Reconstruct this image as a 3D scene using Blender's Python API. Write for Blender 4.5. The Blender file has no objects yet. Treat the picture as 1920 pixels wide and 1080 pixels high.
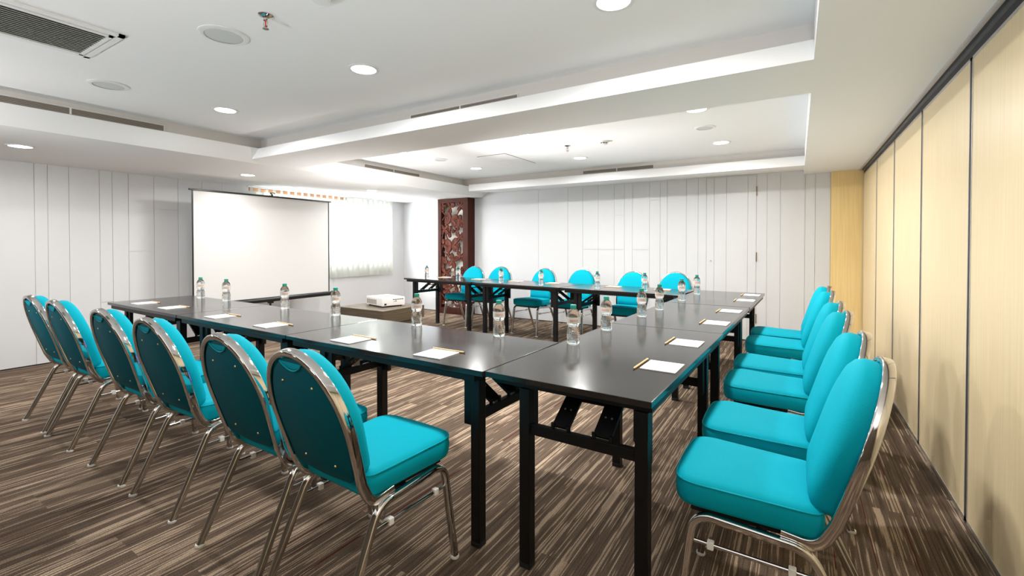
import bpy, bmesh, math, random
from mathutils import Vector, Matrix
from mathutils.geometry import tessellate_polygon
R = math.radians
PI = math.pi
random.seed(7)
C = bpy.context.scene.collection
sc = bpy.context.scene

# ------------------------------------------------------------------ camera
CAMH = 1.25
cam_d = bpy.data.cameras.new('camera'); cam = bpy.data.objects.new('camera', cam_d); C.objects.link(cam)
cam_d.sensor_width = 36.0
cam_d.lens = 865.0 / 1920.0 * 36.0
cam_d.shift_y = -(540.0 - 472.0) / 1920.0
cam_d.clip_start = 0.02
cam.location = (0, 0, CAMH)
cam.rotation_euler = (R(90 - 0.8), 0, R(31.75))
sc.camera = cam

# ------------------------------------------------------------------ exposure, world, lamps
sc.view_settings.view_transform = 'Standard'
sc.view_settings.look = 'None'
sc.view_settings.gamma = 1.0
sc.view_settings.use_curve_mapping = False
sc.view_settings.exposure = 0.5
w = bpy.data.worlds.new('world'); sc.world = w; w.use_nodes = True
bg = w.node_tree.nodes['Background']
bg.inputs[0].default_value = (0.93, 0.97, 1.0, 1); bg.inputs[1].default_value = 20.0

DOWN_W = 19.0       # one recessed downlight
FLASH_W = 12.5      # assumed flash left of the camera, out of view
DAY_W = 12.0
RECESS_FILL_W = 8.5  # added fill for the far ceiling recess
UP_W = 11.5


def area(name, loc, rot, size, watts, col=(1, 0.97, 0.93), spread=180, shape='DISK', parent=None):
    d = bpy.data.lights.new(name, 'AREA'); d.shape = shape
    if shape == 'RECTANGLE': d.size, d.size_y = size
    else: d.size = size
    d.energy = watts; d.color = col; d.spread = R(spread)
    o = bpy.data.objects.new(name, d); C.objects.link(o); o.location = loc; o.rotation_euler = rot
    if parent: o.parent = parent
    return o


def aim(o, target):
    o.rotation_euler = (Vector(target) - Vector(o.location)).to_track_quat('-Z', 'Y').to_euler()


fl = area('assumed_flash', (-4.85, -0.15, 1.36), (0, 0, 0), 0.16, FLASH_W, (0.98, 0.99, 1.0))  # assumed unseen light, no lamp modelled; position follows chair shadows on the back wall
aim(fl, (0.3, 4.8, 1.1))
for ux, uy, tx, uw in ((-3.6, -1.2, -3.0, 0.45), (-1.9, -1.2, -1.6, 1.0), (0.1, -1.1, -0.1, 1.45)):  # added fill behind the camera to lift the ceiling, not room fittings
    ul = area('ceiling_fill', (ux, uy, 0.9), (0, 0, 0), 0.35, UP_W * uw, (0.97, 0.985, 1.0), 120)
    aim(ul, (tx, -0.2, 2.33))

# two added fill lamps hidden behind the projector table, brightening the far recess
area('recess_fill', (-4.30, 4.00, 0.56), (R(180), 0, 0), 0.3, RECESS_FILL_W, (1.0, 0.985, 0.97), 105)

tl = area('recess_fill', (-4.25, 4.05, 0.60), (0, 0, 0), 0.2, RECESS_FILL_W * 1.1, (1.0, 0.985, 0.97), 60)
aim(tl, (-0.9, 4.5, 2.6))
wl = area('wall_fill', (-3.6, -1.3, 2.0), (0, 0, 0), 0.3, 9.0, (0.98, 0.99, 1.0), 90)  # added unseen fill, lightens the upper left wall
aim(wl, (-6.73, 1.6, 1.9))

# daylight entering between the window glass and the blind
dl = area('window_daylight', (-6.76, 5.01, 1.46), (0, R(-90), 0), (1.15, 2.6), DAY_W, (0.97, 0.99, 1.0), 180, 'RECTANGLE')

# ------------------------------------------------------------------ materials


def mat(name, col, rough=0.5, metal=0.0, spec=0.5, **k):
    m = bpy.data.materials.new(name); m.use_nodes = True
    b = m.node_tree.nodes['Principled BSDF']
    b.inputs['Base Color'].default_value = (*col, 1)
    b.inputs['Roughness'].default_value = rough
    b.inputs['Metallic'].default_value = metal
    b.inputs['Specular IOR Level'].default_value = spec
    for kk, v in k.items(): b.inputs[kk.replace('_', ' ')].default_value = v
    return m


def nt(m): return m.node_tree, m.node_tree.nodes, m.node_tree.links, m.node_tree.nodes['Principled BSDF']


def noise_bump(m, scale, strength, dist=0.002, vec_scale=None):
    t, n, l, b = nt(m)
    tc = n.new('ShaderNodeTexCoord'); nz = n.new('ShaderNodeTexNoise'); bp = n.new('ShaderNodeBump')
    nz.inputs['Scale'].default_value = scale; nz.inputs['Detail'].default_value = 3
    if vec_scale:
        mp = n.new('ShaderNodeMapping'); mp.inputs['Scale'].default_value = vec_scale
        l.new(tc.outputs['Object'], mp.inputs[0]); l.new(mp.outputs[0], nz.inputs['Vector'])
    else: l.new(tc.outputs['Object'], nz.inputs['Vector'])
    bp.inputs['Strength'].default_value = strength; bp.inputs['Distance'].default_value = dist
    l.new(nz.outputs['Fac'], bp.inputs['Height']); l.new(bp.outputs[0], b.inputs['Normal'])
    return nz


def noise_color(m, c1, c2, vec_scale, lo=0.35, hi=0.65, detail=3):
    t, n, l, b = nt(m)
    tc = n.new('ShaderNodeTexCoord'); mp = n.new('ShaderNodeMapping'); nz = n.new('ShaderNodeTexNoise'); cr = n.new('ShaderNodeValToRGB')
    mp.inputs['Scale'].default_value = vec_scale; nz.inputs['Scale'].default_value = 1; nz.inputs['Detail'].default_value = detail
    cr.color_ramp.elements[0].position = lo; cr.color_ramp.elements[1].position = hi
    cr.color_ramp.elements[0].color = (*c1, 1); cr.color_ramp.elements[1].color = (*c2, 1)
    l.new(tc.outputs['Object'], mp.inputs[0]); l.new(mp.outputs[0], nz.inputs['Vector']); l.new(nz.outputs['Fac'], cr.inputs[0]); l.new(cr.outputs[0], b.inputs['Base Color'])


M = {}
M['ceiling'] = mat('ceiling_paint', (0.94, 0.94, 0.945), 0.75, spec=0.2)
M['wall'] = mat('white_board', (0.69, 0.695, 0.705), 0.32, spec=0.4)
M['wallgap'] = mat('board_gap', (0.62, 0.62, 0.63), 0.6)
M['beige'] = mat('beige_recess', (0.72, 0.69, 0.66), 0.7, spec=0.2)
M['yellow'] = mat('yellow_laminate', (0.80, 0.56, 0.20), 0.4); noise_color(M['yellow'], (0.82, 0.60, 0.26), (0.88, 0.67, 0.32), (60, 60, 2))
M['partition'] = mat('partition_laminate', (0.80, 0.66, 0.42), 0.35, spec=0.4); noise_color(M['partition'], (0.80, 0.63, 0.38), (0.85, 0.70, 0.45), (90, 90, 2.0))
M['alu'] = mat('aluminium', (0.62, 0.62, 0.64), 0.3, 0.9)
M['rubber'] = mat('black_rubber', (0.012, 0.012, 0.015), 0.5)
M['slot'] = mat('vent_dark', (0.025, 0.022, 0.02), 0.8)
M['slat'] = mat('vent_slat', (0.30, 0.26, 0.22), 0.6)
M['grille'] = mat('grille_slat', (0.55, 0.57, 0.55), 0.5)
M['white'] = mat('white_paint', (0.85, 0.85, 0.85), 0.4)
M['speaker'] = mat('speaker_mesh', (0.66, 0.68, 0.66), 0.8)
M['chrome'] = mat('chrome', (0.62, 0.60, 0.58), 0.08, 1.0)
M['tabletop'] = mat('dark_laminate', (0.016, 0.014, 0.013), 0.2, spec=0.6); noise_bump(M['tabletop'], 6, 0.03, 0.01)
t, n, l, b = nt(M['tabletop'])
nz = n.new('ShaderNodeTexNoise'); mr = n.new('ShaderNodeMapRange'); nz.inputs['Scale'].default_value = 2.5
mr.inputs['To Min'].default_value = 0.11; mr.inputs['To Max'].default_value = 0.2
l.new(nz.outputs['Fac'], mr.inputs['Value']); l.new(mr.outputs[0], b.inputs['Roughness'])
M['edge'] = mat('table_edge_band', (0.006, 0.006, 0.006), 0.4, spec=0.3)
M['blackmetal'] = mat('black_powder_coat', (0.0035, 0.0035, 0.004), 0.45, spec=0.3)
M['bolt'] = mat('zinc_bolt', (0.5, 0.5, 0.5), 0.35, 0.9)
M['teal'] = mat('teal_fabric', (0.0, 0.34, 0.44), 0.7, spec=0.08)
M['tealback'] = mat('teal_back_vinyl', (0.0, 0.09, 0.12), 0.6, spec=0.08)
for k in ('teal',):
    t, n, l, b = nt(M[k])
    tc = n.new('ShaderNodeTexCoord'); wv = n.new('ShaderNodeTexVoronoi'); wv.inputs['Scale'].default_value = 330
    bp = n.new('ShaderNodeBump'); bp.inputs['Strength'].default_value = 0.25; bp.inputs['Distance'].default_value = 0.001
    l.new(tc.outputs['Object'], wv.inputs['Vector']); l.new(wv.outputs['Distance'], bp.inputs['Height']); l.new(bp.outputs[0], b.inputs['Normal'])
M['piping'] = mat('teal_piping', (0.0, 0.34, 0.43), 0.55, spec=0.1)
M['brass'] = mat('brass_rivet', (0.75, 0.55, 0.22), 0.3, 1)
M['plastic'] = mat('white_plastic', (0.85, 0.84, 0.80), 0.4)
M['tag'] = mat('blue_tag', (0.03, 0.06, 0.50), 0.4)
M['tagwhite'] = mat('tag_white', (0.75, 0.8, 0.9), 0.4)
M['paper'] = mat('paper', (0.88, 0.88, 0.88), 0.6)
M['card'] = mat('pad_card', (0.10, 0.09, 0.09), 0.7)
M['pencil'] = mat('pencil_wood', (0.72, 0.48, 0.24), 0.5)
M['lead'] = mat('pencil_black', (0.02, 0.02, 0.02), 0.4)
M['cap'] = mat('green_cap', (0.0, 0.27, 0.19), 0.35)
M['label'] = mat('bottle_label', (0.62, 0.58, 0.53), 0.45)
M['text'] = mat('label_orange', (0.62, 0.17, 0.03), 0.5)
M['water'] = mat('bottle_water', (0.97, 0.99, 0.99), 0.02, Transmission_Weight=1.0, IOR=1.33)
M['carve'] = mat('carved_wood', (0.13, 0.042, 0.028), 0.6, spec=0.1); noise_color(M['carve'], (0.070, 0.018, 0.011), (0.115, 0.031, 0.019), (20, 20, 8))
M['darkwood'] = mat('dark_frame_wood', (0.085, 0.03, 0.02), 0.6, spec=0.1); noise_color(M['darkwood'], (0.040, 0.011, 0.007), (0.062, 0.017, 0.011), (60, 60, 3))
M['cream'] = mat('cream_backing', (0.84, 0.83, 0.74), 0.6)
M['screen'] = mat('screen_fabric', (0.68, 0.675, 0.665), 0.8, spec=0.2)
M['black'] = mat('black_plastic', (0.012, 0.012, 0.013), 0.3)
M['wood'] = mat('walnut_laminate', (0.13, 0.095, 0.06), 0.5); noise_color(M['wood'], (0.060, 0.042, 0.024), (0.105, 0.076, 0.045), (3, 3, 40))
M['projector'] = mat('projector_shell', (0.82, 0.80, 0.77), 0.4)
M['vane'] = mat('blind_fabric', (0.66, 0.67, 0.62), 0.7)
t, n, l, b = nt(M['vane'])
tr = n.new('ShaderNodeBsdfTranslucent'); tr.inputs[0].default_value = (0.60, 0.61, 0.60, 1); mx = n.new('ShaderNodeMixShader'); mx.inputs[0].default_value = 0.35
l.new(b.outputs[0], mx.inputs[1]); l.new(tr.outputs[0], mx.inputs[2]); l.new(mx.outputs[0], n['Material Output'].inputs[0])
M['lintel'] = mat('brown_lintel', (0.38, 0.20, 0.10), 0.6)
M['glass'] = mat('window_glass', (1, 1, 1), 0.0, Transmission_Weight=1.0, IOR=1.02)
M['lamp'] = mat('lamp_lens', (1, 1, 1), 0.4, Emission_Strength=9.0); M['lamp'].node_tree.nodes['Principled BSDF'].inputs['Emission Color'].default_value = (1, 0.99, 0.97, 1)
M['red'] = mat('sprinkler_bulb', (0.6, 0.01, 0.01), 0.2)
M['hinge'] = mat('bronze_hinge', (0.25, 0.17, 0.12), 0.4, 0.6)

# carpet: planks of striped pile running along Y
cm = bpy.data.materials.new('striped_carpet'); cm.use_nodes = True; M['carpet'] = cm
t, n, l, b = nt(cm)
b.inputs['Roughness'].default_value = 0.95; b.inputs['Specular IOR Level'].default_value = 0.1
geo = n.new('ShaderNodeNewGeometry'); sep = n.new('ShaderNodeSeparateXYZ'); l.new(geo.outputs['Position'], sep.inputs[0])


def mth(op, a, bb=None, c=None):
    q = n.new('ShaderNodeMath'); q.operation = op
    for i, v in enumerate((a, bb, c)):
        if v is None: continue
        if isinstance(v, (int, float)): q.inputs[i].default_value = v
        else: l.new(v, q.inputs[i])
    return q.outputs[0]


def comb(x, y, z=0.0):
    q = n.new('ShaderNodeCombineXYZ')
    for i, v in enumerate((x, y, z)):
        if isinstance(v, (int, float)): q.inputs[i].default_value = v
        else: l.new(v, q.inputs[i])
    return q.outputs[0]


def white(v):
    q = n.new('ShaderNodeTexWhiteNoise'); q.noise_dimensions = '3D'; l.new(v, q.inputs[0]); return q.outputs['Value']


def noise(v, s, d=2.0):
    q = n.new('ShaderNodeTexNoise'); q.inputs['Scale'].default_value = s; q.inputs['Detail'].default_value = d; l.new(v, q.inputs['Vector']); return q.outputs['Fac']


X, Y = sep.outputs[0], sep.outputs[1]
tilex = mth('FLOOR', mth('DIVIDE', X, 0.25))
ysh = mth('ADD', Y, mth('MULTIPLY', white(comb(tilex, 3.0)), 1.0))
tiley = mth('FLOOR', mth('DIVIDE', ysh, 1.0))
tile = white(comb(tilex, tiley, 1.0))
colx = mth('FLOOR', mth('DIVIDE', X, 0.0046))
seg = noise(comb(mth('MULTIPLY', colx, 7.31), mth('ADD', mth('MULTIPLY', Y, 4.2), mth('MULTIPLY', white(comb(colx, 9.0)), 50.0)), tile), 1.0, 1.0)
band = noise(comb(mth('MULTIPLY', X, 24.0), mth('MULTIPLY', Y, 1.7), mth('MULTIPLY', tile, 40.0)), 1.0, 2.0)
thr = mth('ADD', mth('MULTIPLY', band, 0.62), mth('MULTIPLY', seg, 0.42))
thr = mth('ADD', thr, mth('MULTIPLY', white(comb(colx, 2.0)), 0.26))
thr = mth('ADD', thr, mth('MULTIPLY', tile, 0.05))
mask = n.new('ShaderNodeMapRange'); mask.inputs['From Min'].default_value = 0.745; mask.inputs['From Max'].default_value = 0.78
l.new(thr, mask.inputs['Value'])
dk = n.new('ShaderNodeMapRange'); dk.inputs['From Min'].default_value = 0.50; dk.inputs['From Max'].default_value = 0.66
l.new(thr, dk.inputs['Value'])


def mixc(fac, a, bb):
    q = n.new('ShaderNodeMix'); q.data_type = 'RGBA'
    l.new(fac, q.inputs['Factor'])
    for i, v in ((6, a), (7, bb)):
        if isinstance(v, tuple): q.inputs[i].default_value = (*v, 1)
        else: l.new(v, q.inputs[i])
    return q.outputs[2]


pile = noise(geo.outputs['Position'], 260, 2.0)
brown = mixc(dk.outputs[0], (0.082, 0.057, 0.040), (0.140, 0.099, 0.070))
hue = white(comb(colx, tiley, 5.0))
tan = mixc(hue, (0.33, 0.24, 0.165), (0.47, 0.36, 0.26))
red = mth('GREATER_THAN', white(comb(colx, tilex, 8.0)), 0.985)
brown = mixc(red, brown, (0.10, 0.022, 0.018))
base = mixc(mask.outputs[0], brown, tan)
pm = n.new('ShaderNodeMapRange'); pm.inputs['From Min'].default_value = 0.3; pm.inputs['From Max'].default_value = 0.7; pm.inputs['To Min'].default_value = 0.55; pm.inputs['To Max'].default_value = 1.4
l.new(pile, pm.inputs['Value'])
hs = n.new('ShaderNodeHueSaturation'); l.new(pm.outputs[0], hs.inputs['Value']); l.new(base, hs.inputs['Color'])
l.new(hs.outputs[0], b.inputs['Base Color'])
bp = n.new('ShaderNodeBump'); bp.inputs['Strength'].default_value = 0.5; bp.inputs['Distance'].default_value = 0.003
l.new(pile, bp.inputs['Height']); l.new(bp.outputs[0], b.inputs['Normal'])

# ------------------------------------------------------------------ mesh helpers


def new(): return bmesh.new()


def obj(name, bm, m, parent=None, smooth=False, loc=None, auto=None):
    bmesh.ops.recalc_face_normals(bm, faces=bm.faces)
    me = bpy.data.meshes.new(name); bm.to_mesh(me); bm.free()
    me.materials.append(m)
    if smooth or auto:
        for p in me.polygons: p.use_smooth = True
        me.set_sharp_from_angle(angle=R(auto or 50))
    o = bpy.data.objects.new(name, me); C.objects.link(o)
    if parent: o.parent = parent
    if loc: o.location = loc
    return o


def bx(bm, x0, x1, y0, y1, z0, z1, mtx=None, bev=0.0):
    vs = [bm.verts.new((x, y, z)) for x in (x0, x1) for y in (y0, y1) for z in (z0, z1)]
    fs = [(0, 1, 3, 2), (4, 6, 7, 5), (0, 4, 5, 1), (2, 3, 7, 6), (0, 2, 6, 4), (1, 5, 7, 3)]
    ff = [bm.faces.new([vs[i] for i in f]) for f in fs]
    if mtx: bmesh.ops.transform(bm, matrix=mtx, verts=vs)
    if bev > 0:
        ed = list({e for f in ff for e in f.edges})
        bmesh.ops.bevel(bm, geom=ed, offset=bev, segments=2, affect='EDGES', profile=0.6)
    return vs


def cyl(bm, p, q, r, seg=12, r2=None):
    p, q = Vector(p), Vector(q); d = (q - p).normalized()
    a = d.orthogonal().normalized(); c = d.cross(a); r2 = r if r2 is None else r2
    A = [bm.verts.new(p + (a * math.cos(i * 2 * PI / seg) + c * math.sin(i * 2 * PI / seg)) * r) for i in range(seg)]
    B = [bm.verts.new(q + (a * math.cos(i * 2 * PI / seg) + c * math.sin(i * 2 * PI / seg)) * r2) for i in range(seg)]
    for i in range(seg): bm.faces.new((A[i], A[(i + 1) % seg], B[(i + 1) % seg], B[i]))
    bm.faces.new(A[::-1]); bm.faces.new(B)


def lathe(bm, prof, seg=24, origin=(0, 0, 0), close=True):
    o = Vector(origin); rings = []
    for r, z in prof:
        if r <= 1e-6: rings.append([bm.verts.new(o + Vector((0, 0, z)))])
        else: rings.append([bm.verts.new(o + Vector((r * math.cos(i * 2 * PI / seg), r * math.sin(i * 2 * PI / seg), z))) for i in range(seg)])
    for a, c in zip(rings, rings[1:]):
        for i in range(seg):
            j = (i + 1) % seg
            if len(a) == 1 and len(c) == 1: continue
            if len(a) == 1: bm.faces.new((a[0], c[i], c[j]))
            elif len(c) == 1: bm.faces.new((a[i], a[j], c[0]))
            else: bm.faces.new((a[i], a[j], c[j], c[i]))
    if close:
        if len(rings[0]) > 1: bm.faces.new(rings[0][::-1])
        if len(rings[-1]) > 1: bm.faces.new(rings[-1])


def sweep(bm, pts, section, n0, closed=False):
    """section: list of (a,b); a along the transported normal n0, b along t x n."""
    pts = [Vector(p) for p in pts]; N = len(pts); rings = []
    T = []
    for i in range(N):
        if closed: d = pts[(i + 1) % N] - pts[i - 1]
        else: d = pts[min(i + 1, N - 1)] - pts[max(i - 1, 0)]
        T.append(d.normalized())
    nv = Vector(n0); nv = (nv - T[0] * nv.dot(T[0])).normalized()
    for i in range(N):
        if i:
            v1 = pts[i] - pts[i - 1]; c1 = v1.dot(v1)
            rL = nv - v1 * (2 / c1) * v1.dot(nv); tL = T[i - 1] - v1 * (2 / c1) * v1.dot(T[i - 1])
            v2 = T[i] - tL; c2 = v2.dot(v2)
            nv = rL - v2 * (2 / c2) * v2.dot(rL) if c2 > 1e-12 else rL
            nv.normalize()
        bn = T[i].cross(nv)
        rings.append([bm.verts.new(pts[i] + nv * a + bn * c) for a, c in section])
    S = len(section)
    rng = range(N) if closed else range(N - 1)
    for i in rng:
        A, B = rings[i], rings[(i + 1) % N]
        for k in range(S): bm.faces.new((A[k], A[(k + 1) % S], B[(k + 1) % S], B[k]))
    if not closed: bm.faces.new(rings[0][::-1]); bm.faces.new(rings[-1])


def rsec(w, h, r, k=3):
    o = []
    for cx, cy, a0 in ((w - r, h - r, 0), (-w + r, h - r, 90), (-w + r, -h + r, 180), (w - r, -h + r, 270)):
        for i in range(k + 1):
            a = R(a0 + 90 * i / k); o.append((cx + r * math.cos(a), cy + r * math.sin(a)))
    return o


def csec(r, k=8): return [(r * math.cos(i * 2 * PI / k), r * math.sin(i * 2 * PI / k)) for i in range(k)]


def fillet(pts, rad, k=6):
    pts = [Vector(p) for p in pts]; out = [pts[0]]
    for i in range(1, len(pts) - 1):
        r = rad[i - 1] if isinstance(rad, (list, tuple)) else rad
        a = (pts[i - 1] - pts[i]); c = (pts[i + 1] - pts[i])
        r = min(r, a.length * 0.49, c.length * 0.49)
        p0 = pts[i] + a.normalized() * r; p1 = pts[i] + c.normalized() * r
        for j in range(k + 1):
            s = j / k; out.append(p0 * (1 - s) ** 2 + pts[i] * 2 * s * (1 - s) + p1 * s * s)
    out.append(pts[-1]); return out


def loft(bm, rings, cap0=True, cap1=True):
    V = [[bm.verts.new(p) for p in r] for r in rings]; S = len(V[0])
    for A, B in zip(V, V[1:]):
        for k in range(S): bm.faces.new((A[k], A[(k + 1) % S], B[(k + 1) % S], B[k]))
    if cap0: bm.faces.new(V[0][::-1])
    if cap1: bm.faces.new(V[-1])


def rotz(a): return Matrix.Rotation(a, 4, 'Z')


def thing(name, label, cat, loc=(0, 0, 0), rz=0, group=None):
    o = bpy.data.objects.new(name, None); C.objects.link(o); o.location = loc; o.rotation_euler = (0, 0, rz)
    o.empty_display_size = 0.1
    return tag(o, label, cat, group)


def tag(o, label, cat, group=None):
    o['label'] = label; o['category'] = cat
    if group: o['group'] = group
    return o


def struct(o): o['kind'] = 'structure'; return o


def copy_tree(o, parent=None):
    c = o.copy(); C.objects.link(c)
    if parent: c.parent = parent
    for ch in o.children: copy_tree(ch, c)
    return c


# ------------------------------------------------------------------ room
XL, XR, YB, YF = -6.73, 0.65, 6.75, -1.6
ZS, ZL, ZC = 2.13, 2.10, 2.33
bm = new(); bx(bm, XL - 0.1, XR + 0.3, YF - 0.1, YB + 0.1, -0.08, 0); struct(obj('floor', bm, M['carpet']))

# ceiling: slab, beam, soffits
CX0, CX1 = -4.62, 0.06           # coffer opening
YB0, YB1, YE = 2.62, 3.19, 6.02  # beam near / far, back soffit edge
bm = new()
bx(bm, XL - 0.1, XR + 0.3, YF - 0.1, YB + 0.1, ZC, ZC + 0.08)
struct(obj('ceiling', bm, M['ceiling']))
bm = new(); bx(bm, CX1, XR + 0.3, YF, YB, ZS, ZC); struct(obj('ceiling_soffit_right', bm, M['ceiling']))
bm = new()
bx(bm, CX0 - 0.2, CX1, YB0, YB1, ZS, 2.225); bx(bm, CX0 - 0.2, CX1, YB0 + 0.08, YB1 - 0.08, 2.225, ZC)
struct(obj('ceiling_beam', bm, M['ceiling']))
bm = new()
prof = [(XL, ZL), (-4.79, ZL), (CX0, 2.225), (CX0 - 0.08, 2.225), (XL, 2.225)]
for y0, y1 in ((YF, YB),):
    A = [bm.verts.new((x, y0, z)) for x, z in prof]; B = [bm.verts.new((x, y1, z)) for x, z in prof]
    for i in range(5): bm.faces.new((A[i], A[(i + 1) % 5], B[(i + 1) % 5], B[i]))
    bm.faces.new(A[::-1]); bm.faces.new(B)
struct(obj('ceiling_soffit_left', bm, M['ceiling']))
bm = new()
prof = [(YE, ZS), (YB, ZS + 0.045), (YB, 2.235), (YE, 2.235)]
A = [bm.verts.new((-4.55, y, z)) for y, z in prof]; B = [bm.verts.new((CX1, y, z)) for y, z in prof]
for i in range(4): bm.faces.new((A[i], A[(i + 1) % 4], B[(i + 1) % 4], B[i]))
bm.faces.new(A[::-1]); bm.faces.new(B)
struct(obj('ceiling_soffit_back', bm, M['ceiling']))
bm = new()   # set-back upper faces of both recesses
bx(bm, XL, CX0 - 0.08, YF, YB, 2.225, ZC)
struct(obj('trim_1', bm, M['beige']))
bm = new(); bx(bm, CX0 - 0.08, CX1, YE + 0.06, YB, 2.235, ZC); struct(obj('trim_2', bm, M['beige']))
bm = new(); bx(bm, CX0 - 0.08, CX1, YB0 + 0.072, YB0 + 0.08, 2.2251, ZC); struct(obj('trim_3', bm, M['beige']))

# back wall, boards with fine joints
bm = new(); bx(bm, XL - 0.1, XR + 0.3, YB, YB + 0.12, 0, ZC); struct(obj('wall_back', bm, M['wallgap']))
xs = [XL, -3.656, -3.123, -2.867, -2.611, -2.356, -2.199, -2.078, -1.827, -1.675, -1.578, -1.318, -1.164, -1.059, -0.96, -0.808, -0.554, -0.452, -0.334, -0.186, 0.076, 0.181, 0.335]
G = 0.0022
bm = new()
hseams = {-2.867: [1.185], -2.611: [1.185], -2.356: [1.70, 1.185], -2.078: [1.185], -3.123: [1.95], -1.827: [1.9]}
door_rng = (-1.06, -0.453)
for x0, x1 in zip(xs, xs[1:]):
    if x0 >= door_rng[0] - 0.001 and x1 <= door_rng[1] + 0.01: continue
    zs = [0.012] + sorted(hseams.get(x0, [])) + [2.2]
    for z0, z1 in zip(zs, zs[1:]): bx(bm, x0 + G, x1 - G, YB - 0.006, YB - 0.0005, z0 + (G if z0 > 0.1 else 0), z1 - G)
struct(obj('trim_4', bm, M['wall']))
# flush door in the panelled wall
bm = new()
for x0, x1 in zip(xs, xs[1:]):
    if x0 >= door_rng[0] - 0.001 and x1 <= door_rng[1] + 0.01: bx(bm, x0 + G + (0.004 if x0 < -1.05 else 0), x1 - G - (0.004 if x1 > -0.5 else 0), YB - 0.008, YB - 0.0005, 0.015, 2.155)
door = struct(obj('door_1', bm, M['wall']))
for z in (1.95, 1.10, 0.3):
    bm = new(); bx(bm, -0.459, -0.447, YB - 0.016, YB - 0.009, z - 0.06, z + 0.06)
    for k in range(3): cyl(bm, (-0.453, YB - 0.016, z - 0.055 + k * 0.04), (-0.453, YB - 0.016, z - 0.025 + k * 0.04), 0.006, 8)
    obj('hinge', bm, M['hinge'], door)
bm = new(); cyl(bm, (-1.0, YB - 0.008, 1.045), (-1.0, YB - 0.03, 1.045), 0.007, 10); lathe(bm, [(0, 0), (0.014, 0.001), (0.014, 0.004), (0, 0.005)], 12)
obj('door_knob', bm, M['chrome'], door)
# yellow end pier
bm = new(); bx(bm, 0.337, XR, YB - 0.03, YB, 0.0, 2.2); struct(obj('trim_5', bm, M['yellow']))
# bottom black skirting strip
bm = new(); bx(bm, XL, 0.33, YB - 0.008, YB - 0.0005, 0, 0.012); struct(obj('baseboard_back', bm, M['rubber']))

# left wall with the window opening
WY0, WY1, WZ0, WZ1 = 3.66, 6.36, 0.86, 2.06
bm = new()
for a in ((YF - 0.1, WY0, 0, ZC), (WY1, YB + 0.1, 0, ZC), (WY0, WY1, 0, WZ0), (WY0, WY1, WZ1, ZC)):
    bx(bm, XL - 0.14, XL, a[0], a[1], a[2], a[3])
struct(obj('wall_left', bm, M['wallgap']))
bm = new()
ys = [YF, -1.0, -0.3, 0.2, 0.62, 0.95, 1.2, 1.465, 1.565, 1.733, 1.99, 2.105, 2.255, 2.51, 2.769, 3.05, 3.3, WY0]
hl = {2.51: [1.696], 2.255: [1.178], 1.99: [0.6]}
for y0, y1 in zip(ys, ys[1:]):
    zs = [0.012] + hl.get(y0, []) + [2.12]
    for z0, z1 in zip(zs, zs[1:]): bx(bm, XL + 0.0005, XL + 0.006, y0 + G, y1 - G, z0 + (G if z0 > 0.1 else 0), z1 - G)
bx(bm, XL + 0.0005, XL + 0.006, WY0, WY1, 0.012, WZ0)
bx(bm, XL + 0.0005, XL + 0.006, WY1, YB - 0.007, 0.012, 2.12)
struct(obj('trim_6', bm, M['wall']))
bm = new(); bx(bm, XL + 0.0005, XL + 0.008, YF, YB - 0.01, 0, 0.012); struct(obj('baseboard_left', bm, M['rubber']))
win = None
bm = new()
F = 0.04
for a in ((WY0, WY0 + F, WZ0, WZ1), (WY1 - F, WY1, WZ0, WZ1), (WY0, WY1, WZ0, WZ0 + F), (WY0, WY1, WZ1 - F, WZ1), (4.55, 4.58, WZ0, WZ1), (5.43, 5.46, WZ0, WZ1)):
    bx(bm, XL - 0.10, XL - 0.05, *a)
win = struct(obj('window_1', bm, M['white']))
bm = new(); bx(bm, XL - 0.078, XL - 0.074, WY0 + F, WY1 - F, WZ0 + F, WZ1 - F); obj('window_pane', bm, M['glass'], win)

# front wall behind the camera, and right wall behind the partition
bm = new(); bx(bm, XL - 0.1, XR + 0.3, YF - 0.1, YF, 0, ZC); struct(obj('wall_front', bm, M['wood']))
bm = new(); bx(bm, XR + 0.09, XR + 0.2, YF, YB, 0, ZC); struct(obj('wall_right', bm, M['partition']))

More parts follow.
